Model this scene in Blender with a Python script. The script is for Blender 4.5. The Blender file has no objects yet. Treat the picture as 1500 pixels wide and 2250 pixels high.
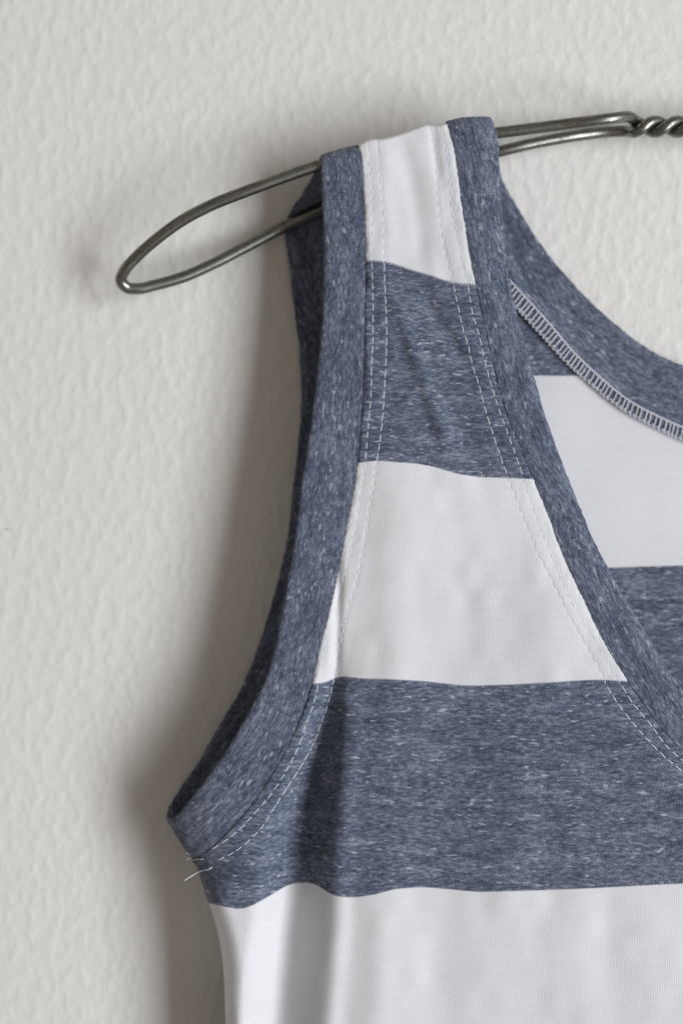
import bpy, math, random
import numpy as np
from mathutils import Vector

random.seed(7); rng = np.random.default_rng(7)
sc = bpy.context.scene
col = sc.collection

# ------------------------------------------------------------------ camera
# metres: x right, z up, the wall is the plane y = 0, the room is at y < 0
KREF, DCAM, DREF = 0.00015, 0.78, 0.025       # 0.15 mm per photo pixel on the plane 25 mm off the wall
cam_d = bpy.data.cameras.new('camera'); cam = bpy.data.objects.new('camera', cam_d); col.objects.link(cam)
cam.location = (0, -DCAM, 0); cam.rotation_euler = (math.radians(90), 0, 0)
cam_d.sensor_fit = 'HORIZONTAL'; cam_d.sensor_width = 15.0
cam_d.lens = 15.0 * (DCAM - DREF) / (1500 * KREF)
cam_d.clip_start = 0.01; cam_d.clip_end = 20
cam_d.dof.use_dof = True; cam_d.dof.focus_distance = DCAM - 0.0275; cam_d.dof.aperture_fstop = 2.0
sc.camera = cam

# ------------------------------------------------------------------ light of the room
w = bpy.data.worlds.new('World'); sc.world = w; w.use_nodes = True
bg = w.node_tree.nodes['Background']; bg.inputs['Color'].default_value = (1.0, 0.89, 0.77, 1); bg.inputs['Strength'].default_value = 0.25

def area_lamp(name, loc, target, sx, sy, watts, colour):
    l = bpy.data.lights.new(name, 'AREA'); l.shape = 'RECTANGLE'; l.size = sx; l.size_y = sy
    l.energy = watts; l.color = colour
    o = bpy.data.objects.new(name, l); col.objects.link(o); o.location = loc
    o.rotation_euler = (Vector(target) - Vector(loc)).to_track_quat('-Z', 'Y').to_euler()
    return o
# the window to the right of the shirt
area_lamp('window_light', (2.40, -2.08, -0.42), (0, 0, 0), 1.15, 2.90, 138, (0.935, 0.965, 1.0))

sc.view_settings.view_transform = 'Standard'; sc.view_settings.look = 'None'
sc.view_settings.exposure = 0.0; sc.view_settings.gamma = 1.0; sc.view_settings.use_curve_mapping = False

# ------------------------------------------------------------------ helpers
def kd(d): return KREF * (DCAM - d * 1e-3) / (DCAM - DREF)
def world(px, py, d):
    """design sheet position (0.15 mm units) and distance off the wall in mm -> metres"""
    px, py, d = np.broadcast_arrays(np.asarray(px, float), np.asarray(py, float), np.asarray(d, float))
    k = kd(d)
    return np.stack([(px - 750) * k, -d * 1e-3, (1125 - py) * k], -1)
XC = (1720 - 750) * KREF                     # the shirt's centre line

def herm(xs, ys):
    xs = np.array(xs, float); ys = np.array(ys, float)
    m = np.gradient(ys, xs)
    def f(x):
        x = np.asarray(x, float); xc = np.clip(x, xs[0], xs[-1])
        i = np.clip(np.searchsorted(xs, xc, 'right') - 1, 0, len(xs) - 2)
        h = xs[i + 1] - xs[i]; t = (xc - xs[i]) / h
        return ((2*t**3 - 3*t**2 + 1) * ys[i] + (t**3 - 2*t**2 + t) * h * m[i]
                + (-2*t**3 + 3*t**2) * ys[i + 1] + (t**3 - t**2) * h * m[i + 1])
    return f
def fy(pts):                                  # x as a function of y from (x, y) points
    pts = sorted(pts, key=lambda p: p[1]); return herm([p[1] for p in pts], [p[0] for p in pts])
def fx(pts):
    pts = sorted(pts); return herm([p[0] for p in pts], [p[1] for p in pts])
def sm(a, b, x):
    t = np.clip((np.asarray(x, float) - a) / (b - a), 0, 1); return t * t * (3 - 2 * t)
def lattice(seed, n=64):
    g = np.random.default_rng(seed).standard_normal((n, n))
    def f(x, y):
        x = np.asarray(x, float); y = np.asarray(y, float)
        xi = np.floor(x).astype(int); yi = np.floor(y).astype(int); tx = x - xi; ty = y - yi
        tx = tx*tx*(3-2*tx); ty = ty*ty*(3-2*ty)
        a = g[xi % n, yi % n]; b = g[(xi+1) % n, yi % n]; c = g[xi % n, (yi+1) % n]; d = g[(xi+1) % n, (yi+1) % n]
        return (a*(1-tx)+b*tx)*(1-ty) + (c*(1-tx)+d*tx)*ty
    return f
N1, N2, N3 = lattice(1), lattice(2), lattice(3)

def mesh_obj(name, verts, faces, mat, parent=None, attrs=None, smooth=True, kind=None):
    verts = np.asarray(verts, np.float32).reshape(-1, 3); faces = np.asarray(faces, np.int32)
    me = bpy.data.meshes.new(name); n = faces.shape[1]
    me.vertices.add(len(verts)); me.vertices.foreach_set('co', verts.ravel())
    me.loops.add(faces.size); me.loops.foreach_set('vertex_index', faces.ravel())
    me.polygons.add(len(faces)); me.polygons.foreach_set('loop_start', np.arange(0, faces.size, n, dtype=np.int32))
    if smooth: me.polygons.foreach_set('use_smooth', np.ones(len(faces), bool))
    for k, a in (attrs or {}).items():
        a = np.asarray(a, np.float32)
        if a.ndim == 1 or a.shape[-1] == 1:
            at = me.attributes.new(k, 'FLOAT', 'POINT'); at.data.foreach_set('value', a.ravel())
        else:
            at = me.attributes.new(k, 'FLOAT_VECTOR', 'POINT'); at.data.foreach_set('vector', a.ravel())
    me.materials.append(mat); me.update(); me.validate()
    o = bpy.data.objects.new(name, me); col.objects.link(o)
    if parent: o.parent = parent
    if kind: o['kind'] = kind
    return o
def grid_faces(r, c, wrap_c=False):
    i = np.arange(r - 1)[:, None]; j = np.arange(c if wrap_c else c - 1)[None, :]; j2 = (j + 1) % c
    return np.stack([i*c + j, i*c + j2, (i+1)*c + j2, (i+1)*c + j], -1).reshape(-1, 4)
def mirror_x(v): m = np.array(v); m[..., 0] = 2 * XC - m[..., 0]; return m
def both_halves(v, f, attrs):
    v = v.reshape(-1, 3); n = len(v)
    v2 = np.concatenate([v, mirror_x(v)]); f2 = np.concatenate([f, f[:, ::-1] + n])
    return v2, f2, {k: np.concatenate([a.reshape(n, -1), a.reshape(n, -1)]) for k, a in attrs.items()}

def frames(P):
    T = np.gradient(P, axis=0); T /= np.linalg.norm(T, axis=1)[:, None] + 1e-12
    n = np.cross(T[0], [0.31, -0.9, 0.2]); n /= np.linalg.norm(n); Ns = [n]
    for i in range(1, len(P)):
        n = Ns[-1] - T[i] * np.dot(Ns[-1], T[i]); n /= np.linalg.norm(n); Ns.append(n)
    Ns = np.array(Ns); return T, Ns, np.cross(T, Ns)
def tube(P, r, seg=8, caps=True):
    P = np.asarray(P, float); r = np.broadcast_to(np.asarray(r, float), (len(P),)).copy()
    if caps:                                   # rounded ends
        t0 = P[0] - P[1]; t0 /= np.linalg.norm(t0); t1 = P[-1] - P[-2]; t1 /= np.linalg.norm(t1)
        P = np.concatenate([[P[0] + t0*r[0]*.95], [P[0] + t0*r[0]*.6], P, [P[-1] + t1*r[-1]*.6], [P[-1] + t1*r[-1]*.95]])
        r = np.concatenate([[r[0]*.12, r[0]*.75], r, [r[-1]*.75, r[-1]*.12]])
    T, A, B = frames(P)
    an = np.linspace(0, 2*math.pi, seg, endpoint=False)
    V = P[:, None] + (A[:, None]*np.cos(an)[None, :, None] + B[:, None]*np.sin(an)[None, :, None]) * r[:, None, None]
    return V.reshape(-1, 3), grid_faces(len(P), seg, True)
class Bunch:
    def __init__(s): s.v = []; s.f = []; s.n = 0
    def add(s, vf):
        s.v.append(vf[0]); s.f.append(vf[1] + s.n); s.n += len(vf[0])
    def data(s): return np.concatenate(s.v), np.concatenate(s.f)
def resample(P, n=None, step=None):
    P = np.asarray(P, float)
    s = np.concatenate([[0], np.cumsum(np.linalg.norm(np.diff(P, axis=0), axis=1))])
    hs = [herm(s, P[:, k]) for k in range(P.shape[1])]
    if n is None: n = max(2, int(s[-1] / step) + 1)
    t = np.linspace(0, s[-1], n)
    return np.stack([h(t) for h in hs], -1)

# ------------------------------------------------------------------ materials
class NT:
    def __init__(s, name):
        s.m = bpy.data.materials.new(name); s.m.use_nodes = True; s.t = s.m.node_tree; s.b = s.t.nodes['Principled BSDF']
    def n(s, t, **k):
        nd = s.t.nodes.new(t)
        for a, v in k.items(): setattr(nd, a, v)
        return nd
    def put(s, sock, v):
        if isinstance(v, bpy.types.NodeSocket): s.t.links.new(v, sock)
        else: sock.default_value = v
    def math(s, op, a, b=0.0, c=0.0, clamp=False):
        nd = s.n('ShaderNodeMath', operation=op, use_clamp=clamp)
        for i, v in enumerate((a, b, c)): s.put(nd.inputs[i], v)
        return nd.outputs[0]
    def noise(s, vec, scale, detail=2.0, rough=0.5):
        nd = s.n('ShaderNodeTexNoise'); s.put(nd.inputs['Vector'], vec); nd.inputs['Scale'].default_value = scale
        nd.inputs['Detail'].default_value = detail; nd.inputs['Roughness'].default_value = rough
        return nd.outputs['Fac']
    def vmul(s, vec, k, off=(0, 0, 0)):
        nd = s.n('ShaderNodeVectorMath', operation='MULTIPLY_ADD'); s.put(nd.inputs[0], vec)
        nd.inputs[1].default_value = k; nd.inputs[2].default_value = off; return nd.outputs[0]
    def rng(s, v, a, b, c=0.0, d=1.0, smooth=True):
        nd = s.n('ShaderNodeMapRange'); nd.interpolation_type = 'SMOOTHSTEP' if smooth else 'LINEAR'
        s.put(nd.inputs[0], v)
        for i, x in enumerate((a, b, c, d)): nd.inputs[i+1].default_value = x
        return nd.outputs[0]
    def mix(s, f, a, b, mode='MIX'):
        nd = s.n('ShaderNodeMix', data_type='RGBA', blend_type=mode); s.put(nd.inputs[0], f); s.put(nd.inputs[6], a); s.put(nd.inputs[7], b)
        return nd.outputs[2]
    def bump(s, h, dist, strength=1.0, normal=None):
        nd = s.n('ShaderNodeBump'); s.put(nd.inputs['Height'], h); nd.inputs['Distance'].default_value = dist; nd.inputs['Strength'].default_value = strength
        if normal is not None: s.put(nd.inputs['Normal'], normal)
        return nd.outputs[0]

def fabric(name, striped, off):
    """jersey knit; attribute 'cloth' = (along the courses, along the wales) in mm, 'sv' = stripe coordinate"""
    q = NT(name)
    at = q.n('ShaderNodeAttribute', attribute_name='cloth').outputs['Vector']
    sx = q.n('ShaderNodeSeparateXYZ'); q.put(sx.inputs[0], at)
    U = q.math('MULTIPLY_ADD', q.noise(q.vmul(at, (0.22, 0.30, 1), off), 1.0, 2.0), 2.2, sx.outputs[0])      # uneven tension of the knit
    V = q.math('MULTIPLY_ADD', q.noise(q.vmul(at, (0.25, 0.25, 1), (off[1], off[0], 5.5)), 1.0, 2.0), 2.4, sx.outputs[1])
    # knit relief: wales (columns) of small V loops
    pw, pc = 0.78, 0.66
    col_ = q.math('ABSOLUTE', q.math('SINE', q.math('MULTIPLY', U, math.pi / pw)))
    chev = q.math('ADD', q.math('DIVIDE', V, pc), q.math('MULTIPLY', col_, 0.5))
    loop = q.math('ABSOLUTE', q.math('SINE', q.math('MULTIPLY', chev, math.pi)))
    knit = q.math('MULTIPLY_ADD', loop, 0.45, q.math('MULTIPLY', col_, 0.6))
    fine = q.noise(q.vmul(at, (2.6, 3.4, 1), off), 1.0, 2.0, 0.6)          # single fibres
    # heather colouring
    n_big = q.noise(q.vmul(at, (0.10, 0.36, 1), off), 1.0, 3.0, 0.6)
    n_mid = q.noise(q.vmul(at, (0.42, 1.20, 1), (off[1], off[0], 3.1)), 1.0, 2.0, 0.55)
    n_slub = q.noise(q.vmul(at, (0.34, 1.00, 1), (off[0] + 31, off[1] + 7, 9.7)), 1.0, 1.0, 0.5)
    tone = q.math('ADD', q.math('MULTIPLY', n_big, 0.30), q.math('ADD', q.math('MULTIPLY', n_mid, 0.40), q.math('MULTIPLY', fine, 0.32)))
    rp = q.n('ShaderNodeValToRGB'); q.put(rp.inputs[0], tone); e = rp.color_ramp.elements
    e[0].position = 0.36; e[0].color = (0.026, 0.034, 0.056, 1)
    e[1].position = 0.66; e[1].color = (0.270, 0.295, 0.370, 1)
    k = e.new(0.50); k.color = (0.091, 0.111, 0.168, 1)
    slub = q.math('MULTIPLY', q.rng(n_slub, 0.64, 0.76), 0.62)
    blue = q.mix(slub, rp.outputs[0], (0.50, 0.52, 0.60, 1))
    blue = q.mix(0.6, blue, q.mix(q.rng(knit, 0.15, 0.85, 0, 1, False), (0.50, 0.50, 0.52, 1), (1.0, 1.0, 1.0, 1)), 'MULTIPLY')
    if striped:
        sv = q.n('ShaderNodeAttribute', attribute_name='sv').outputs['Fac']
        saw = q.math('MULTIPLY_ADD', col_, 0.0065, sv)
        saw = q.math('MULTIPLY_ADD', q.math('SUBTRACT', fine, 0.5), 0.006, saw)
        fr = q.math('FRACT', q.math('MULTIPLY', saw, 0.5))
        isb = q.math('MULTIPLY', q.rng(fr, 0.4990, 0.5010), q.math('SUBTRACT', 1.0, q.rng(fr, 0.9985, 0.9999)))
        sheer = q.rng(q.noise(q.vmul(at, (0.09, 0.14, 1), off), 1.0, 2.0), 0.46, 0.66)
        hole = q.math('MULTIPLY', q.rng(q.math('MULTIPLY_ADD', fine, 0.5, knit), 0.55, 0.28), q.math('MULTIPLY_ADD', sheer, 0.24, 0.0))
        wtone = q.mix(q.rng(q.noise(q.vmul(at, (0.12, 0.9, 1), off), 1.0, 3.0), 0.3, 0.7), (0.815, 0.822, 0.855, 1), (0.840, 0.847, 0.880, 1))
        white = q.mix(hole, wtone, (0.27, 0.28, 0.32, 1))
        colr = q.mix(isb, white, blue)
    else: colr = blue
    q.put(q.b.inputs['Base Color'], colr)
    q.b.inputs['Roughness'].default_value = 0.92; q.b.inputs['Specular IOR Level'].default_value = 0.15
    q.b.inputs['Sheen Weight'].default_value = 0.25; q.b.inputs['Sheen Roughness'].default_value = 0.5
    h = q.math('MULTIPLY_ADD', fine, 0.5, knit)
    q.put(q.b.inputs['Normal'], q.bump(h, 0.00016, 0.38))
    tr = q.n('ShaderNodeBsdfTranslucent'); q.put(tr.inputs['Color'], colr)
    mx = q.n('ShaderNodeMixShader'); q.put(mx.inputs[0], q.rng(isb, 0, 1, 0.26, 0.03) if striped else 0.03)
    q.put(mx.inputs[1], q.b.outputs[0]); q.put(mx.inputs[2], tr.outputs[0])
    q.put(q.t.nodes['Material Output'].inputs['Surface'], mx.outputs[0])
    return q.m

M_PANEL = fabric('striped_jersey', True, (3.0, 8.0, 0.5))
M_BIND = fabric('heather_binding', False, (17.0, 4.0, 2.5))

def thread_mat(name='white_thread', ca=(0.56, 0.60, 0.68, 1), cb=(0.76, 0.79, 0.86, 1)):
    q = NT(name); tc = q.n('ShaderNodeTexCoord').outputs['Object']
    q.put(q.b.inputs['Base Color'], q.mix(q.noise(tc, 2500), ca, cb))
    q.b.inputs['Roughness'].default_value = 0.6; q.b.inputs['Sheen Weight'].default_value = 0.2
    return q.m
M_THREAD = thread_mat(); M_OVER = thread_mat('overlock_thread', (0.42, 0.43, 0.50, 1), (0.66, 0.67, 0.74, 1)); M_FUZZ = thread_mat('cotton_fibre', (0.22, 0.24, 0.30, 1), (0.36, 0.38, 0.44, 1))

def wall_mat():
    q = NT('painted_wall'); tc = q.n('ShaderNodeTexCoord').outputs['Object']
    base = q.mix(q.noise(tc, 9, 3), (0.668, 0.655, 0.633, 1), (0.696, 0.686, 0.666, 1))
    for px, py, wx, wz, c in ((15, 1163, 11, 4, 1), (86, 1113, 3.5, 3.5, .6), (1386, 630, 8, 5, .55), (640, 88, 3, 5, .45), (210, 1985, 4, 3, .5)):     # small scuffs
        p = world(px, py, 0); ds = q.n('ShaderNodeVectorMath', operation='LENGTH')
        q.put(ds.inputs[0], q.vmul(tc, (1/(wx*kd(0)), 0, 1/(wz*kd(0))), (-p[0]/(wx*kd(0)), 0, -p[2]/(wz*kd(0)))))
        edge = q.math('MULTIPLY_ADD', q.noise(tc, 2400, 2.0), 1.3, ds.outputs['Value'])
        base = q.mix(q.rng(edge, 1.5, 1.0, 0, .45*c), base, (0.28, 0.26, 0.24, 1))
    q.put(q.b.inputs['Base Color'], base)
    q.b.inputs['Roughness'].default_value = 0.36; q.b.inputs['Specular IOR Level'].default_value = 0.45
    # roller texture: soft elongated blobs, slanted a little
    mp = q.n('ShaderNodeMapping'); q.put(mp.inputs['Vector'], tc); mp.inputs['Rotation'].default_value = (0, math.radians(-16), 0); mp.inputs['Scale'].default_value = (1.0, 1.0, 0.72)
    n1 = q.noise(mp.outputs[0], 265, 1.0, 0.35); n2 = q.noise(mp.outputs[0], 620, 2.0, 0.5); n3 = q.noise(tc, 60, 1.0)
    h = q.math('ADD', q.rng(n1, 0.36, 0.80), q.math('ADD', q.math('MULTIPLY', n2, 0.26), q.math('MULTIPLY', n3, 0.8)))
    q.put(q.b.inputs['Normal'], q.bump(h, 0.00055, 0.36))
    return q.m
def wire_mat():
    q = NT('dull_steel_wire'); at = q.n('ShaderNodeAttribute', attribute_name='along').outputs['Vector']
    tc = q.n('ShaderNodeTexCoord').outputs['Object']
    s1 = q.noise(q.vmul(at, (0.12, 5.0, 1)), 1.0, 3.0, 0.6); s2 = q.noise(tc, 900, 3.0, 0.6)
    f = q.math('ADD', q.math('MULTIPLY', s1, 0.6), q.math('MULTIPLY', s2, 0.4))
    q.put(q.b.inputs['Base Color'], q.mix(q.rng(f, 0.36, 0.64), (0.130, 0.130, 0.115, 1), (0.30, 0.30, 0.275, 1)))
    q.b.inputs['Metallic'].default_value = 1.0
    q.put(q.b.inputs['Roughness'], q.rng(f, 0.3, 0.7, 0.42, 0.30))
    q.put(q.b.inputs['Normal'], q.bump(q.math('ADD', s1, q.math('MULTIPLY', s2, 0.6)), 0.00004, 0.4))
    return q.m
M_WALL, M_WIRE = wall_mat(), wire_mat()

# ------------------------------------------------------------------ the wall
v = np.array([(-1.5, 0, -1.5), (1.5, 0, -1.5), (1.5, 0, 1.5), (-1.5, 0, 1.5)])
wall = mesh_obj('wall', v, np.array([[0, 1, 2, 3]]), M_WALL, smooth=False, kind='structure')

# ------------------------------------------------------------------ the shirt's shape (design sheet units and mm off the wall)
xs_side = fy([(-150, 800), (60, 1300), (180, 1500), (300, 1680), (352, 1755), (366, 1788), (374, 1813), (403, 1847), (423, 1880), (430, 1902), (440, 1930), (450, 1963),
              (460, 1990), (470, 2020), (480, 2057), (487, 2100), (495, 2250), (505, 2600), (512, 4300)])
DMID = 19.0
base_f = herm([200, 300, 600, 1000, 1500, 2000, 2300, 4300], [23.8, 24.0, 24.8, 26.4, 28.4, 29.4, 29.4, 28.0])
ridge_x = fy([(790, 1400), (765, 1500), (757, 1600), (746, 1700), (731, 1850), (727, 1975), (712, 2160), (704, 2260), (690, 2600), (680, 4300)])
ridge_a = herm([1380, 1480, 1560, 1650, 1800, 1950, 2100, 2260, 2700, 4300], [0, 1.5, 5.5, 8.5, 11.0, 11.5, 11.0, 10.5, 7, 3])
fold_w = herm([1400, 1500, 1600, 1700, 1850, 2000, 2250, 4300], [.42, .45, .58, .72, .96, 1.05, 1.12, 1.2])
light_x = fy([(840, 700), (872, 1060), (870, 1300), (862, 1500), (852, 1800), (830, 2100), (815, 2300), (800, 4300)])
def Df(x, y):
    x = np.asarray(x, float); y = np.asarray(y, float)
    d = base_f(y)
    s = ridge_x(y) - x                           # the deep vertical fold below the armhole
    sn = s / fold_w(y)
    dip = np.where(sn < 80, sm(-10, 80, sn), 1 - 0.96 * sm(76, 168, sn))
    d = d - ridge_a(y) * dip + 0.12 * ridge_a(y) * np.exp(-((s + 22) / 20) ** 2)
    am = sm(900, 1300, y)
    d = d + (0.5 + 1.0 * am) * np.exp(-((x - light_x(y)) / 55) ** 2)
    d = d - 0.4 * am * np.exp(-((x - light_x(y) - 130) / 70) ** 2) * sm(1000, 1500, y)
    # creases on the strap
    def crease(x0, y0, x1, y1, wid, amp):
        L = math.hypot(x1 - x0, y1 - y0); tx, ty = (x1 - x0)/L, (y1 - y0)/L
        a = (x - x0)*tx + (y - y0)*ty; b = (x - x0)*ty - (y - y0)*tx
        end = sm(-60, 40, a) * (1 - sm(L - 40, L + 60, a))
        return amp * end * np.exp(-(b/wid)**2)
    d = d + crease(872, 660, 985, 980, 19, 1.6) + crease(935, 660, 1020, 800, 19, -1.8) + crease(890, 330, 930, 560, 22, -0.7) \
          + crease(950, 280, 962, 380, 10, -0.7) + crease(1010, 930, 1060, 1060, 26, -0.9) + crease(845, 330, 860, 520, 20, 0.5) \
          + crease(1000, 1100, 1030, 1420, 40, -0.7) + crease(1180, 1560, 1120, 2000, 50, 0.8) + crease(745, 1250, 738, 1470, 10, -1.3)
    d = d + 0.35 * N1(x/110, y/190) + 0.12 * N2(x/38, y/55) + 0.24 * N3(x/85 + 11, y/420) * sm(1450, 1700, y) \
          + 0.20 * N2(x/30 + 5 - y/160, y/150) * (1 - sm(850, 1150, y))
    t = np.clip((x - xs_side(y)) / (165 - 122 * sm(1840, 1990, y)), 0, 1)      # round the side to the back
    return DMID + (d - DMID) * np.sqrt(np.maximum(0, 1 - (1 - t) ** 2))
base_b = herm([330, 500, 800, 1200, 2000, 4300], [2.6, 3.0, 4.6, 6.0, 7.0, 8.0])
def Db(x, y):
    x = np.asarray(x, float); y = np.asarray(y, float)
    d = base_b(y) + 0.3 * N3(x/120, y/160) * sm(500, 700, y)
    t = np.clip((x - xs_side(y)) / 110, 0, 1)
    return DMID + (d - DMID) * np.sqrt(np.maximum(0, 1 - (1 - t) ** 2))

# seam and stitch lines of the front
L_pts = [(788, 318), (794, 360), (800, 450), (803, 560), (802, 655), (800, 765), (795, 890), (785, 1010), (773, 1097), (753, 1197), (738, 1277), (720, 1353), (700, 1430),
         (685, 1500), (668, 1556), (647, 1607), (627, 1650), (603, 1693), (553, 1767), (507, 1820), (467, 1860), (450, 1874), (424, 1884)]
side_pts = [(430, 1902), (440, 1930), (450, 1963), (460, 1990), (470, 2020), (480, 2057), (487, 2100), (495, 2250), (505, 2600), (512, 4300)]
L_ = fy(L_pts + side_pts)
S1_ = fy([(808, 318), (812, 360), (817, 450), (818, 500), (817, 580), (819, 667), (819, 733), (816, 808), (814, 875), (808, 945), (800, 1030), (790, 1097), (780, 1157), (764, 1233),
          (740, 1320), (717, 1400), (707, 1467), (699, 1503), (690, 1542), (675, 1583), (657, 1637), (623, 1703), (597, 1743), (563, 1783), (510, 1837), (455, 1875), (440, 1890), (448, 1930), (500, 2100), (512, 2250), (520, 2600), (530, 4300)])
S2_ = fy([(828, 318), (836, 400), (844, 500), (844, 597), (847, 667), (849, 720), (847, 800), (843, 875), (837, 947), (828, 1010), (817, 1080), (800, 1190), (783, 1277), (767, 1327), (750, 1400),
          (737, 1470), (731, 1500), (727, 1520), (718, 1553), (707, 1583), (690, 1630), (640, 1717), (607, 1767), (567, 1827), (507, 1877), (468, 1897), (468, 1930), (525, 2100), (535, 2250), (545, 2600), (550, 4300)])
R_pts = [(980, 268), (992, 300), (1000, 340), (1008, 396), (1016, 460), (1024, 508), (1036, 572), (1046, 628), (1062, 700), (1078, 775), (1091, 830), (1119, 925), (1151, 1003), (1172, 1055), (1196, 1112), (1230, 1200),
         (1253, 1257), (1283, 1320), (1310, 1377), (1333, 1423), (1363, 1467), (1380, 1498), (1425, 1562), (1470, 1620), (1525, 1672), (1600, 1722), (1722, 1762), (1722, 1900), (1722, 4300)]
R_ = fy(R_pts)
B_ = fy([(962, 268), (974, 300), (982, 340), (988, 400), (992, 452), (1000, 500), (1008, 540), (1018, 590), (1028, 629), (1037, 685), (1051, 733), (1064, 789), (1077, 840), (1099, 909), (1115, 952), (1146, 1040), (1166, 1100), (1203, 1200),
          (1240, 1290), (1270, 1350), (1318, 1430), (1363, 1503), (1393, 1550), (1427, 1590), (1467, 1643), (1505, 1676), (1580, 1730), (1712, 1790), (1714, 1900), (1714, 4300)])
A_ = fy([(940, 268), (948, 300), (958, 360), (962, 428), (968, 480), (980, 560), (992, 604), (997, 631), (1008, 683), (1013, 709), (1027, 755), (1040, 811), (1051, 843), (1064, 893), (1083, 955), (1120, 1060), (1140, 1110),
          (1180, 1210), (1220, 1290), (1243, 1337), (1270, 1387), (1300, 1440), (1323, 1483), (1333, 1507), (1367, 1560), (1417, 1620), (1467, 1670), (1500, 1696), (1570, 1755), (1700, 1820), (1704, 1900), (1704, 4300)])

# stripe edges on the front (sheet coordinates)
E1 = fx([(700, 585), (802, 576), (848, 579), (900, 595), (948, 609), (988, 622), (1046, 629), (1200, 635)])
E2 = fx([(600, 1040), (783, 1020), (830, 1015), (870, 1018), (920, 1022), (960, 1030), (1000, 1042), (1050, 1050), (1100, 1052), (1172, 1055), (1300, 1058)])
E3 = fx([(600, 1520), (685, 1504), (716, 1501), (736, 1492), (800, 1493), (860, 1495), (940, 1500), (1020, 1508), (1100, 1507), (1200, 1502), (1320, 1496), (1380, 1499), (1720, 1500)])
E4 = fx([(400, 1975), (460, 1988), (500, 1997), (530, 2000), (573, 1983), (607, 1963), (633, 1948), (660, 1943), (693, 1947), (710, 1957), (727, 1968), (767, 1975), (817, 1970), (867, 1958), (917, 1953), (983, 1957), (1050, 1963), (1100, 1962), (1280, 1956), (1500, 1945), (1720, 1942)])
def stripe_front(x, y):
    e = [E1(x) - 900, E1(x) - 440 - 460, E1(x), E2(x), E3(x), E4(x)]
    e = [e[1], e[2], e[3], e[4], e[5]] + [e[5] + 450 * i for i in range(1, 7)]
    out = np.zeros_like(x)
    for i in range(len(e) - 1):
        out = np.where(y >= e[i], i + np.clip((y - e[i]) / (e[i+1] - e[i]), 0, 1), out)
    return out
def stripe_back(x, y):
    e = [-32, 398, 828 + 0*x, 1249 - (x - 1335) * 0.03] + [1690 + 445 * i for i in range(7)]
    out = np.zeros_like(x)
    for i in range(len(e) - 1):
        out = np.where(y >= e[i], i + np.clip((y - e[i]) / (e[i+1] - e[i]), 0, 1), out)
    return out

# ------------------------------------------------------------------ the tank top
shirt = bpy.data.objects.new('tank_top', None); col.objects.link(shirt)
shirt['label'] = 'white and heather blue wide striped cotton tank top hanging on the wire hanger'; shirt['category'] = 'tank top'

# the line along which the cloth lies on the rear wire of the hanger
YB = fx([(600, 508), (620, 500), (706, 460), (800, 424), (900, 390), (1000, 358), (1100, 332), (1230, 302)])

def puff(u_name, f):                            # section of a turned and topstitched edge; f runs edge -> line 1 -> line 2 -> inside
    return np.interp(f, [0, .12, .35, .7, .92, 1.0, 1.08, 1.3, 1.6, 1.9, 1.97, 2.03, 2.15, 2.6, 3.0],
                     [-.25, .02, .20, .25, .19, .13, .18, .22, .20, .13, -.02, -.02, .07, .03, 0])

# columns: fold-under, left edge band, inside, right edge band, fold-under
fL = np.concatenate([np.linspace(0, .9, 8)**1.3, [.96, 1.0, 1.04], np.linspace(1.12, 1.9, 7), [1.96, 2.0, 2.04], np.linspace(2.15, 3.0, 6)])
fR = fL[::-1]
nI = 120
def front_lines(y):
    L, R, S1, S2, A, B = L_(y), R_(y), S1_(y), S2_(y), A_(y), B_(y)
    S1 = np.maximum(S1, L + 7); S2 = np.maximum(S2, S1 + 9)
    A = np.minimum(A, R - 12); B = np.minimum(np.maximum(B, A + 5), R - 5)
    return L, S1, S2, A, B, R
y_top = fx([(600, 372), (700, 343), (740, 331), (786, 317), (810, 305), (836, 304), (868, 296), (912, 280), (928, 274), (960, 273), (985, 268), (1020, 260), (1055, 254), (1075, 259), (1100, 266)])
tt = np.concatenate([np.linspace(0, 60, 13)[1:], np.arange(64, 2010, 4), np.arange(2014, 3900, 24)])
rows = []
def panel_row_front(t):
    """one row of the front sheet; t = 0 at the shoulder crest"""
    yv = 300 + t; wgt = 1 - sm(0, 320, t)
    # iterate: y depends on x near the crest
    L, S1, S2, A, B, R = [None]*6
    y0 = yv
    L, S1, S2, A, B, R = front_lines(np.array(max(y0, 268.)))
    def xcols(L, S1, S2, A, B, R):
        w2 = min(26, (A - S2) * 0.3); w3 = min(26, (A - S2) * 0.3)
        left = np.interp(fL, [0, 1, 2, 3], [L, S1, S2, S2 + w2]); right = np.interp(fR, [0, 1, 2, 3], [R, B, A, A - w3])
        mid = np.linspace(S2 + w2, A - w3, nI + 2)[1:-1]
        return np.concatenate([left, mid, right])
    x = xcols(L, S1, S2, A, B, R)
    for _ in range(3):
        y = yv + (y_top(x) - 300) * wgt
        ls = front_lines(np.maximum(y, 262))
        c = np.concatenate([fL, np.full(nI, np.nan), fR]); n = len(x); nl = len(fL)
        x2 = np.empty(n)
        w2 = np.minimum(26, (ls[3] - ls[2]) * 0.3)
        for i in range(n):
            Li, S1i, S2i, Ai, Bi, Ri = [q[i] for q in ls]; wi = w2[i]
            if i < nl: x2[i] = np.interp(fL[i], [0, 1, 2, 3], [Li, S1i, S2i, S2i + wi])
            elif i >= n - nl: x2[i] = np.interp(fR[i - n + nl], [0, 1, 2, 3], [Ri, Bi, Ai, Ai - wi])
            else: x2[i] = S2i + wi + (Ai - S2i - 2*wi) * (i - nl + 1) / (nI + 1)
        x = x2
    return x, yv + (y_top(x) - 300) * wgt
fcol = np.concatenate([fL, np.full(nI, 3.0), fR]); isL = np.arange(len(fcol)) < len(fL); isR = np.arange(len(fcol)) >= len(fcol) - len(fL)
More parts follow.
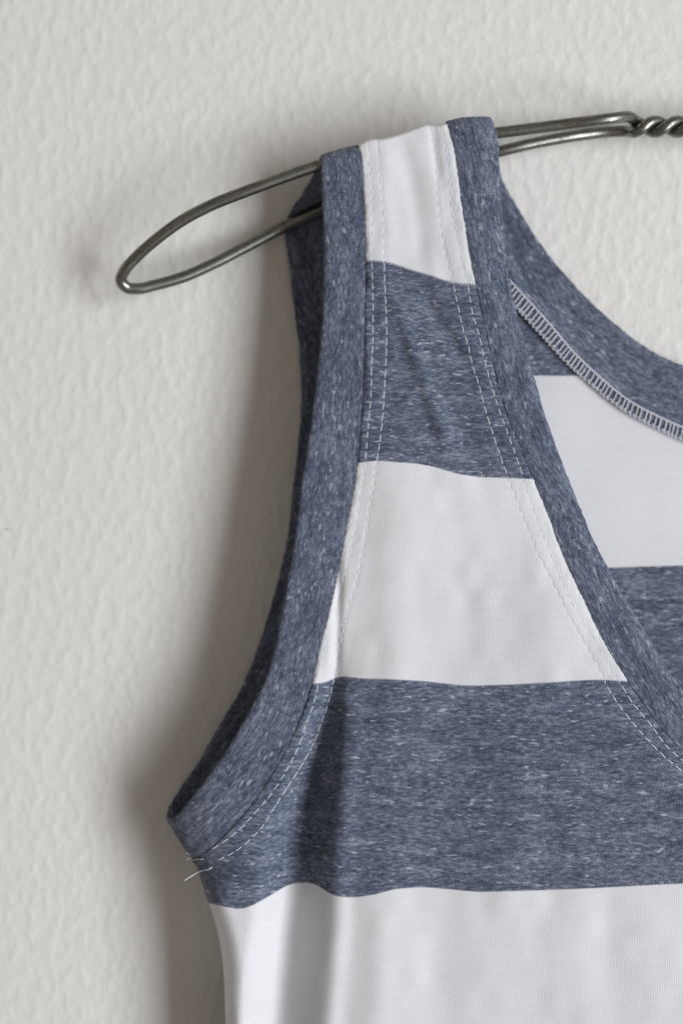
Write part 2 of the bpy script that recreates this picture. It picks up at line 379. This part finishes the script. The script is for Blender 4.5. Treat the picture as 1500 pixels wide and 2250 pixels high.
def edge_relief(x, y):
    p = np.where(isL | isR, puff(None, fcol), 0.0)
    fade = np.where(isL, 1 - sm(1860, 1900, y), np.where(isR, 1 - sm(1640, 1760, y), 0))
    ruck = 1 + 0.10 * np.sin(2*math.pi*(y + 0.55*x)/22.5 + 2.0*N2(x/40, y/60)) * np.where(fcol < 1.95, 1, 0) + 0.22 * N1(x/15 + 9, y/21)
    ruck2 = np.where(fcol < 0.3, 0.10 * N3(x/9, y/11), 0)
    return p * fade * ruck + ruck2 * fade
px_, py_, pd_, sv_ = [], [], [], []
front0 = [panel_row_front(t) for t in tt]
for x, y in front0:
    wob = np.where(fcol < 0.5, (0.5 - fcol) * 2.2 * np.sin(2*math.pi*y/13.5 + N2(y/30, 0)*2), 0) * np.where(isL, -1, 1)
    fade = np.where(isL, 1 - sm(1860, 1900, y), np.where(isR, 1 - sm(1640, 1760, y), 0))
    px_.append(x + wob * fade); py_.append(y); pd_.append(Df(x, y) + edge_relief(x, y)); sv_.append(stripe_front(x, y))
# over the shoulder: arc round the front wire and down to the rear wire
x0, y0 = px_[0].copy(), py_[0].copy(); d0 = pd_[0].copy(); sv0 = sv_[0].copy()
xt, yt = panel_row_front(0.0)
uu = (xt - xt[0]) / (xt[-1] - xt[0])
xb = 716 + (1000 - 716) * uu; yb = YB(xb) - 6; db = np.full_like(xb, 2.6)
arcs = []
rr = 15.0
for a in (30, 60, 90, 115, 140):
    a_ = math.radians(a)
    arcs.append((xt - (xt - xb) * 0.02 * a/90, yt + rr*(1 - math.sin(a_)) * (1 if a > 90 else .35), d0 - (rr*.15)*(1 - math.cos(a_))))
ax, ay, ad = arcs[-1]
back_rows = []
for s in np.linspace(0.08, 1, 14):
    sag = 1.2 * math.sin(math.pi * s)
    back_rows.append((ax + (xb - ax)*s, ay + (yb - ay)*s, ad + (db - ad)*s + sag))
pre = arcs + back_rows
for k, (x, y, d) in enumerate(pre):
    px_.insert(0, x); py_.insert(0, y); pd_.insert(0, d); sv_.insert(0, np.full_like(x, 0.5))
PX, PY, PD, SV = map(np.array, (px_, py_, pd_, sv_))
# turned-under edges (extra columns each side)
def with_folds(PX, PY, PD, SV):
    fade = (1 - sm(1855, 1895, PY[:, :1])); fadeR = 1 - sm(1640, 1760, PY[:, -1:])
    cols = lambda i, dx, dd, f: (PX[:, i:i+1] + dx*f, PY[:, i:i+1], PD[:, i:i+1] + dd*f, SV[:, i:i+1])
    left = [cols(0, 14, -1.1, fade), cols(0, 2, -.95, fade), cols(0, -1.5, -.5, fade)]
    right = [cols(-1, 1.5, -.5, fadeR), cols(-1, -2, -.95, fadeR), cols(-1, -14, -1.1, fadeR)]
    return [np.concatenate([c[k] for c in left] + [(PX, PY, PD, SV)[k]] + [c[k] for c in right], 1) for k in range(4)]
FX, FY, FD, FS = with_folds(PX, PY, PD, SV)
Wf = world(FX, FY, FD)
Wf[FX > 1700, 0] = np.minimum(Wf[FX > 1700, 0], XC); 
sel = FY[:, -4] > 1765
Wf[sel, -4:, 0] = XC + 1e-5
def cloth_uv(W):
    seg = np.linalg.norm(np.diff(W, axis=0), axis=2); vv = np.concatenate([np.zeros((1, W.shape[1])), np.cumsum(seg, 0)]) * 1e3
    vv = np.repeat(vv[:, [W.shape[1]//2]], W.shape[1], 1) if False else -W[..., 2]*1e3
    segu = np.linalg.norm(np.diff(W, axis=1), axis=2); us = np.concatenate([np.zeros((W.shape[0], 1)), np.cumsum(segu, 1)], 1) * 1e3
    mid = W.shape[1]//2; us = us - us[:, mid:mid+1] + W[:, mid:mid+1, 0]*1e3
    return np.stack([us + 400, vv + 400, np.zeros_like(us)], -1)
at = {'cloth': cloth_uv(Wf), 'sv': FS}
v2, f2, a2 = both_halves(Wf, grid_faces(*FX.shape)[:, ::-1], at)
front = mesh_obj('front_panel', v2, f2, M_PANEL, shirt, a2)

# back panel
BL_ = fy([(714, 440), (722, 480), (730, 560), (740, 640), (755, 760), (760, 880), (750, 1000), (745, 1065), (727, 1215), (708, 1300), (680, 1395), (660, 1460), (635, 1540), (565, 1690), (525, 1760), (490, 1835), (465, 1862), (440, 1880), (426, 1888)] + side_pts)
OU = [(1000, 345), (1020, 470), (1055, 530), (1085, 572), (1119, 614), (1155, 653), (1206, 710), (1260, 773), (1320, 830), (1380, 878), (1440, 911), (1500, 938), (1575, 966), (1650, 985), (1735, 995)]
BR_ = fy([(x - 4, y + 4) for x, y in OU] + [(1740, 1300), (1740, 4300)])
ty = np.concatenate([np.arange(0, 900, 6), np.arange(900, 2300, 10), np.arange(2300, 3960, 30)])
nB = 130; ub = np.concatenate([np.linspace(0, .12, 20)[:-1], np.linspace(.12, .88, nB - 40), np.linspace(.88, 1, 20)[1:]])
bx, by = [], []
for t in ty:
    wgt = 1 - sm(0, 250, t)
    x = BL_(np.full(len(ub), 440.)) + ub * 280
    for _ in range(3):
        y = 345 + t + (YB(x) - 6 - 345) * wgt
        x = BL_(y) + ub * (BR_(y) - BL_(y))
    bx.append(x); by.append(y)
BX, BY = np.array(bx), np.array(by); BD = Db(BX, BY) - 0.25
Wb = world(BX, BY, BD); Wb[..., 0] = np.minimum(Wb[..., 0], XC)
v2, f2, a2 = both_halves(Wb, grid_faces(*BX.shape)[:, ::-1], {'cloth': cloth_uv(Wb) + [55, 23, 0], 'sv': stripe_back(BX, BY)})
back = mesh_obj('back_panel', v2, f2, M_PANEL, shirt, a2)

# ------------------------------------------------------------------ folded bindings
def ribbon(pairs, thick, closed, curl=0.0, step=4.0, nw=12, bulge=0.35):
    """pairs: (lip x, y, d, seam x, y, d) -> a folded band of cloth"""
    P = np.array(pairs, float)
    if closed: P = np.concatenate([P, P[:1]])
    mid = 0.5 * (P[:, :3] + P[:, 3:]) * [1, 1, 1/.15]
    s = np.concatenate([[0], np.cumsum(np.linalg.norm(np.diff(mid, axis=0), axis=1))])
    n = int(s[-1] / step); t = np.linspace(0, s[-1], n)
    if closed:
        se = np.concatenate([s[-4:-1] - s[-1], s, s[-1] + s[1:4]]); Pe = np.concatenate([P[-4:-1], P, P[1:4]])
    else: se, Pe = s, P
    C = np.stack([herm(se, Pe[:, k])(t) for k in range(6)], -1)
    lip = world(C[:, 0], C[:, 1], C[:, 2]); seam = world(C[:, 3], C[:, 4], C[:, 5])
    T = np.gradient(0.5*(lip + seam), axis=0); X = lip - seam; wid = np.linalg.norm(X, axis=1)
    Nn = np.cross(T, X); Nn /= np.linalg.norm(Nn, axis=1)[:, None]
    if Nn[int(np.argmax(C[:, 2])), 1] > 0: Nn = -Nn
    w1 = np.concatenate([np.linspace(0, .86, nw), [.91, .95, .975, .99, 1.0]])
    half = np.sqrt(np.clip(1 - np.clip((w1 - .90)/.10, 0, 1)**2, 0, 1)) * thick/2
    ring_w = np.concatenate([w1, w1[-2::-1]]); ring_h = np.concatenate([half, -half[-2::-1]])
    V = seam[:, None] + X[:, None]*ring_w[None, :, None] + Nn[:, None]*(ring_h + bulge*1e-3*np.sin(math.pi*ring_w))[None, :, None]
    alen = np.concatenate([[0], np.cumsum(np.linalg.norm(np.diff(0.5*(lip+seam), axis=0), axis=1))]) * 1e3
    rw = np.concatenate([w1, 2 - w1[-2::-1]])
    V += Nn[:, None] * (0.00007 * N2(alen[:, None]/2.2 + 3, rw[None]*6) + 0.00010*N1(alen[:, None]/5, rw[None]*3))[..., None]
    V += (X/wid[:, None])[:, None] * (0.00008 * N3(alen[:, None]/1.3, 5.0 + 0*rw[None]) * np.clip(rw - .8, 0, .2)[None]/.2)[..., None]
    uv = np.stack([np.broadcast_to(alen[:, None], V.shape[:2]) + 60, rw[None]*wid[:, None]*1e3 + 40, 0*V[..., 0]], -1)
    return V, grid_faces(V.shape[0], V.shape[1]), uv

def F(lx, ly, sx, sy, c=0.6): return (lx, ly, float(Df(lx, ly)) - c, sx, sy, float(Df(sx, sy)) - .55)
def Bk(lx, ly, sx, sy): return (lx, ly, float(Db(lx, ly)), sx, sy, float(Db(sx, sy)) + .35)
arm = [F(706, 384, 796, 372), F(708, 450, 800, 450), F(712, 560, 803, 560), F(710, 650, 802, 655), F(703, 760, 800, 765), F(690, 880, 795, 890), F(673, 1000, 785, 1012),
       F(663, 1057, 775, 1080), F(647, 1193, 751, 1210), F(630, 1283, 731, 1308), F(613, 1380, 708, 1405), F(580, 1500, 675, 1533), F(550, 1560, 649, 1602), F(523, 1607, 625, 1654),
       F(487, 1667, 585, 1720), F(460, 1703, 553, 1767), F(427, 1746, 507, 1820), F(404, 1776, 468, 1859), F(386, 1794, 446, 1876),
       (368.5, 1798, DMID, 424.5, 1884, DMID),
       Bk(369, 1780, 440, 1880), Bk(376, 1763, 465, 1862), Bk(390, 1740, 490, 1835), Bk(430, 1683, 525, 1760), Bk(470, 1613, 565, 1690), Bk(535, 1500, 635, 1540), Bk(563, 1430, 660, 1460),
       Bk(583, 1370, 680, 1395), Bk(610, 1277, 708, 1300), Bk(628, 1200, 727, 1215), Bk(645, 1060, 745, 1065), Bk(652, 1000, 750, 1000), Bk(661, 880, 760, 880), Bk(656, 760, 755, 760),
       Bk(641, 640, 740, 640), Bk(632, 560, 730, 560), (626, 512, 2.6, 722, 480, 2.6), (626, 492, 2.7, 716, 448, 2.7), (640, 462, 7.0, 735, 415, 8.0), (664, 424, 13.0, 757, 378, 13.6), (690, 378, 18.2, 777, 343, 18.6),
       (699, 353, 20.3, 786, 327, 20.6), (703, 345, 22.0, 789, 321, 22.0), (705, 354, float(Df(705, 360)) - .75, 790, 334, float(Df(790, 345)) - .6)]
arm = arm[26:] + arm[:26]                        # the band's own join lies out of sight at the back
V, f, uv = ribbon(arm, 0.0014, True); ARM_C = V.shape[1]
f = np.asarray(f)
arm_b = mesh_obj('armhole_binding', V, f, M_BIND, shirt, {'cloth': uv})
arm_b2 = mesh_obj('armhole_binding', mirror_x(V), f[:, ::-1], M_BIND, shirt, {'cloth': uv})

def Fn(lx, ly, sx, sy, c=1.6): return F(lx, ly, sx, sy, c)
neck = [(1722, 1640, float(Df(1720, 1640)) - 1.6, 1722, 1760, float(Df(1720, 1760)) - .55), Fn(1620, 1603, 1600, 1722), Fn(1550, 1558, 1525, 1672), Fn(1500, 1517, 1470, 1620), Fn(1460, 1463, 1425, 1562), Fn(1433, 1413, 1380, 1498),
        Fn(1400, 1360, 1340, 1436), Fn(1367, 1307, 1310, 1377), Fn(1333, 1243, 1272, 1297), Fn(1310, 1200, 1245, 1238), Fn(1270, 1105, 1196, 1112), Fn(1230, 1004, 1151, 1003), Fn(1200, 920, 1119, 925),
        Fn(1173, 827, 1091, 830), Fn(1160, 780, 1078, 775), Fn(1136, 692, 1062, 700), Fn(1116, 600, 1043, 612, 1.5), Fn(1104, 500, 1023, 505, 1.4), Fn(1099, 410, 1010, 410, 1.2), Fn(1096, 345, 1001, 348, .9), (1093, 306, 22.9, 994, 310, 23.3),
        (1086, 274, 22.2, 986, 280, 22.9), (1079, 260, 20.4, 980, 270, 21.8), (1078, 268, 18.8, 980, 273, 20.0), (1082, 296, 13.0, 987, 300, 13.5), (1088, 322, 6.5, 994, 330, 6.5), (1092, 342, 2.8, 1000, 352, 2.7), (1096, 362, 2.7, 1006, 400, 2.7),
        Bk(1103, 392, 1020, 470), Bk(1140, 460, 1062, 540), Bk(1185, 532, 1108, 601), Bk(1245, 607, 1167, 667), Bk(1302, 667, 1226, 735), Bk(1350, 710, 1280, 792), Bk(1425, 767, 1356, 859), Bk(1500, 803, 1448, 914), Bk(1600, 836, 1575, 966), Bk(1738, 850, 1735, 995)]
V, f, uv = ribbon(neck, 0.0013, False, bulge=0.8)
V[..., 0] = np.minimum(V[..., 0], XC)
v2, f2, a2 = both_halves(V, np.asarray(f), {'cloth': uv + [200, 90, 0]})
mesh_obj('neck_binding', v2, f2, M_BIND, shirt, a2)

# ------------------------------------------------------------------ stitching
def stitch_row(name, line, y0, y1, off, length=18.5, gap=4.6, rad=1.1, mirror=False, tail=0.0):
    ys = np.arange(y0, y1, 3.0); P = np.stack([line(ys), ys], -1)
    s = np.concatenate([[0], np.cumsum(np.linalg.norm(np.diff(P, axis=0), axis=1))])
    b = Bunch(); a = 0.0
    while a + length < s[-1]:
        ln = length * random.uniform(.88, 1.1)
        q = np.linspace(a, a + ln, 7); x = np.interp(q, s, P[:, 0]); y = np.interp(q, s, P[:, 1])
        u = np.linspace(-1, 1, 7); jit = random.uniform(-.8, .8)
        tx, ty_ = x[-1] - x[0], y[-1] - y[0]; L = math.hypot(tx, ty_)
        x = x + (-ty_/L) * jit * u; y = y + (tx/L) * jit * u
        d = Df(x, y) + off + 0.26 * (1 - u**4) - 0.12
        W = world(x, y, d)
        if mirror: W = mirror_x(W)
        b.add(tube(W, rad * .15e-3, 6)); a += ln + gap * random.uniform(.7, 1.4)
    v, f = b.data(); return mesh_obj(name, v, f, M_THREAD, shirt, kind='stuff')
for mr in (False, True):
    for ln, a, b_, o in ((S1_, 330, 1876, .02), (S2_, 340, 1896, -.09), (B_, 300, 1700, .02), (A_, 300, 1700, -.10)):
        stitch_row('topstitching', ln, a, b_, o, mirror=mr)

# overlocked seam allowance inside the back neck
ou = resample(np.array(OU[3:], float), step=2.0)
tg = np.gradient(ou, axis=0); tg /= np.linalg.norm(tg, axis=1)[:, None]; nr = np.stack([-tg[:, 1], tg[:, 0]], -1)
ln_ = np.concatenate([[0], np.cumsum(np.linalg.norm(np.diff(ou, axis=0), axis=1))])
wd = herm([0, 60, 400, 700, 900], [30, 31, 25, 28, 28])(ln_)
def ov(s, w_, h):                                # point on the allowance: s along, w_ 0 at the seam .. 1 at the cut edge
    x = np.interp(s, ln_, ou[:, 0] + 0*ln_); y = np.interp(s, ln_, ou[:, 1]); nx = np.interp(s, ln_, nr[:, 0]); ny = np.interp(s, ln_, nr[:, 1]); wq = np.interp(s, ln_, wd)
    return world(x + nx*wq*w_, y + ny*wq*w_, Db(x, y) + h)
ss = np.arange(0, ln_[-1], 4.0); ww = np.array([-.15, -.02, .05, .2, .5, .8, .95, 1.03, 1.05, .98])
hh = np.array([.3, .75, 1.0, 1.15, 1.15, 1.1, .95, .6, .1, -.1])
G = np.stack([ov(ss, wv, hv + .08*N1(ss/14, wv*5)) for wv, hv in zip(ww, hh)], 1)
G[..., 0] = np.minimum(G[..., 0], XC)
uvg = np.stack([np.broadcast_to(ss[:, None]*.15, G.shape[:2]), np.broadcast_to(ww[None]*5, G.shape[:2]), 0*G[..., 0]], -1)
v2, f2, a2 = both_halves(G, grid_faces(*G.shape[:2]), {'cloth': uvg + [300, 140, 0]})
mesh_obj('seam_allowance', v2, f2, M_BIND, shirt, a2)
bt = Bunch()
sA = np.arange(3, ln_[-1] - 6, 3.0)
bt.add(tube(np.array([ov(s, .03 + .015*math.sin(s/1.9), 1.35) for s in sA]), .00036, 6))
s = 6.0
while s < ln_[-1] - 14:
    j = random.uniform(-1.6, 1.6); st = 10.6 * random.uniform(.85, 1.18)
    a_ = [ov(s + j + 5*w_ , w_, 1.2 + .32*math.sin(math.pi*min(1, max(0, w_)))) for w_ in (.0, .2, .45, .7, .92, 1.03)]
    c_ = [ov(s + j + 5 - (5.2 - 5*w_) * .85 , w_, 1.25 + .3*math.sin(math.pi*min(1, max(0, w_)))) for w_ in (.45, .6, .8, .97, 1.05)]
    bt.add(tube(resample(a_, 12), .00026*random.uniform(.85, 1.25), 6)); bt.add(tube(resample(c_, 9), .00026, 6))
    e_ = [ov(s + q, w_, h) for q, w_, h in ((1, .86, 1.35), (4, 1.0, 1.3), (7.5, 1.06, .95), (11, .93, 1.3), (13, .82, 1.35))]
    bt.add(tube(resample(e_, 10), .00022, 6))
    g_ = [ov(s + q, w_, h) for q, w_, h in ((0, -.26, .62), (4, -.30, .7), (8, -.28, .62))]
    bt.add(tube(resample(g_, 6), .00010, 5))
    s += st
v, f = bt.data(); v2 = np.concatenate([v, mirror_x(v)]); f2 = np.concatenate([f, f[:, ::-1] + len(v)])
mesh_obj('overlock_stitching', v2, f2, M_OVER, shirt, kind='stuff')

# loose thread ends at the armpit
def thread(pts, r, name='loose_thread'):
    P = resample(world(*np.array(pts, float).T), 30); v, f = tube(P, r, 6); return mesh_obj(name, v, f, M_THREAD, shirt)
on = lambda x, y, h: (x, y, float(Df(x, y)) + h)
thread([on(466, 1905, -.2), on(461, 1909, .4), on(455, 1912, .6), on(448, 1913, .6), on(441, 1915, .9), (432, 1919, 22.5), (420, 1926, 22.8), (406, 1935, 23.5)], .00017)
thread([on(447, 1888, -.1), on(442, 1889, .5), on(436, 1889, .5), on(430, 1889, .6), (423, 1891, 20.2)], .00012)
thread([(424, 1884, 19.5), (419, 1880, 20.5), (409, 1874, 21)], .00007); thread([(426, 1884, 19.5), (418, 1886, 20.5), (409, 1890, 21)], .00007)

# ------------------------------------------------------------------ the wire hanger
hanger = bpy.data.objects.new('wire_hanger', None); col.objects.link(hanger)
hanger['label'] = 'dull grey steel wire hanger with looped arm and twisted neck'; hanger['category'] = 'hanger'
WR = 0.00196
top = [(1381, 256, 15.0), (1350, 259, 19.0), (1230, 274, 19.5), (1092, 291, 19.6), (980, 304, 19.6), (850, 330, 20.0), (702, 362, 20.4), (620, 390, 20.7), (540, 420, 21), (460, 452, 20.6), (400, 484, 20), (340, 528, 18.6), (300, 564, 16.8), (274, 594, 15.4), (266, 616, 13.6), (278, 631, 12.2), (300, 634, 11.5), (340, 626, 10.4), (400, 609, 9.0),
       (460, 583, 7.7), (540, 542, 6.2), (620, 500, 5.2), (706, 460, 5), (800, 424, 5), (900, 390, 5), (1000, 358, 9.5), (1100, 331, 12.0), (1230, 303, 9.4), (1350, 288, 5.9), (1376, 287, 6.5)]
def helix(phase, x0, x1, n, yc=277.5, rad=12.0):
    x = np.linspace(x0, x1, n); a = phase + 2*math.pi*(x - x0)/97.0
    return np.stack([x, yc - rad*np.sin(a), 10.5 + rad*.15*np.cos(a)], -1)
hA = helix(math.radians(118), 1398, 1690, 40); hB = helix(math.radians(298), 1398, 1690, 40)
# strand A comes from the upper wire, strand B from the lower wire
pts = np.concatenate([hA[::-1], np.array(top, float), hB])
Pw = world(pts[:, 0], pts[:, 1], pts[:, 2]); Pw = resample(Pw, step=0.0006)
def wire_part(name, P, mirror=False):
    P = mirror_x(P) if mirror else P
    v, f = tube(P, WR, 16); n = len(v)//16
    al = np.concatenate([[0, 0], np.cumsum(np.linalg.norm(np.diff(P, axis=0), axis=1))*1e3, [0, 0, 0]])[:n]
    uv = np.stack([np.repeat(al, 16), np.tile(np.cos(np.arange(16)*math.pi/8), n), np.tile(np.sin(np.arange(16)*math.pi/8), n)], -1)
    return mesh_obj(name, v, f, M_WIRE, hanger, {'along': uv})
wire_part('wire_arm', Pw); wire_part('wire_arm', Pw, True)
# the hook, rising from the middle of the twist
hc = world(1690, 277, 10.5)[None][0]; zc = hc[2]
hk = [(XC - .004, -.0105, zc), (XC - .002, -.0105, zc + .004), (XC, -.0105, zc + .012), (XC, -.0105, zc + .045)]
hk += [(XC + .02 - .02*math.cos(a) - 0, -.0105 + .004*math.sin(a/2), zc + .045 + .02*math.sin(a)) for a in np.linspace(.3, 3.7, 12)]
wire_part('hook', resample(np.array(hk), 90))

# ------------------------------------------------------------------ loose fibres standing off the cloth edges
bz = Bunch(); fr = random.Random(11)
def fibres(verts, n, out, lmin=.5, lmax=1.5):
    for _ in range(n):
        p = np.array(verts[fr.randrange(len(verts))]); d = np.array([fr.gauss(out[0], .6), fr.gauss(out[1], .5), fr.gauss(out[2], .6)]); d /= np.linalg.norm(d)
        b_ = np.array([fr.gauss(0, 1) for _ in range(3)]); L = fr.uniform(lmin, lmax)*1e-3
        P = [p + d*L*t + b_*L*.35*t*t for t in (-.15, .25, .5, .75, 1)]
        bz.add(tube(np.array(P), [2e-5, 2e-5, 1.8e-5, 1.5e-5, 1e-5], 3, False))
A_v = np.empty(len(arm_b.data.vertices)*3, np.float32); arm_b.data.vertices.foreach_get('co', A_v); A_v = A_v.reshape(-1, ARM_C, 3)
lipv = A_v[:, ARM_C//2]
fibres(lipv, 420, (-.8, -.2, .1), .2, .9); fibres(A_v[:, :ARM_C//2].reshape(-1, 3), 500, (-.2, -1, 0), .2, .6)
v, f = bz.data(); mesh_obj('fuzz', v, f, M_FUZZ, shirt, kind='stuff')
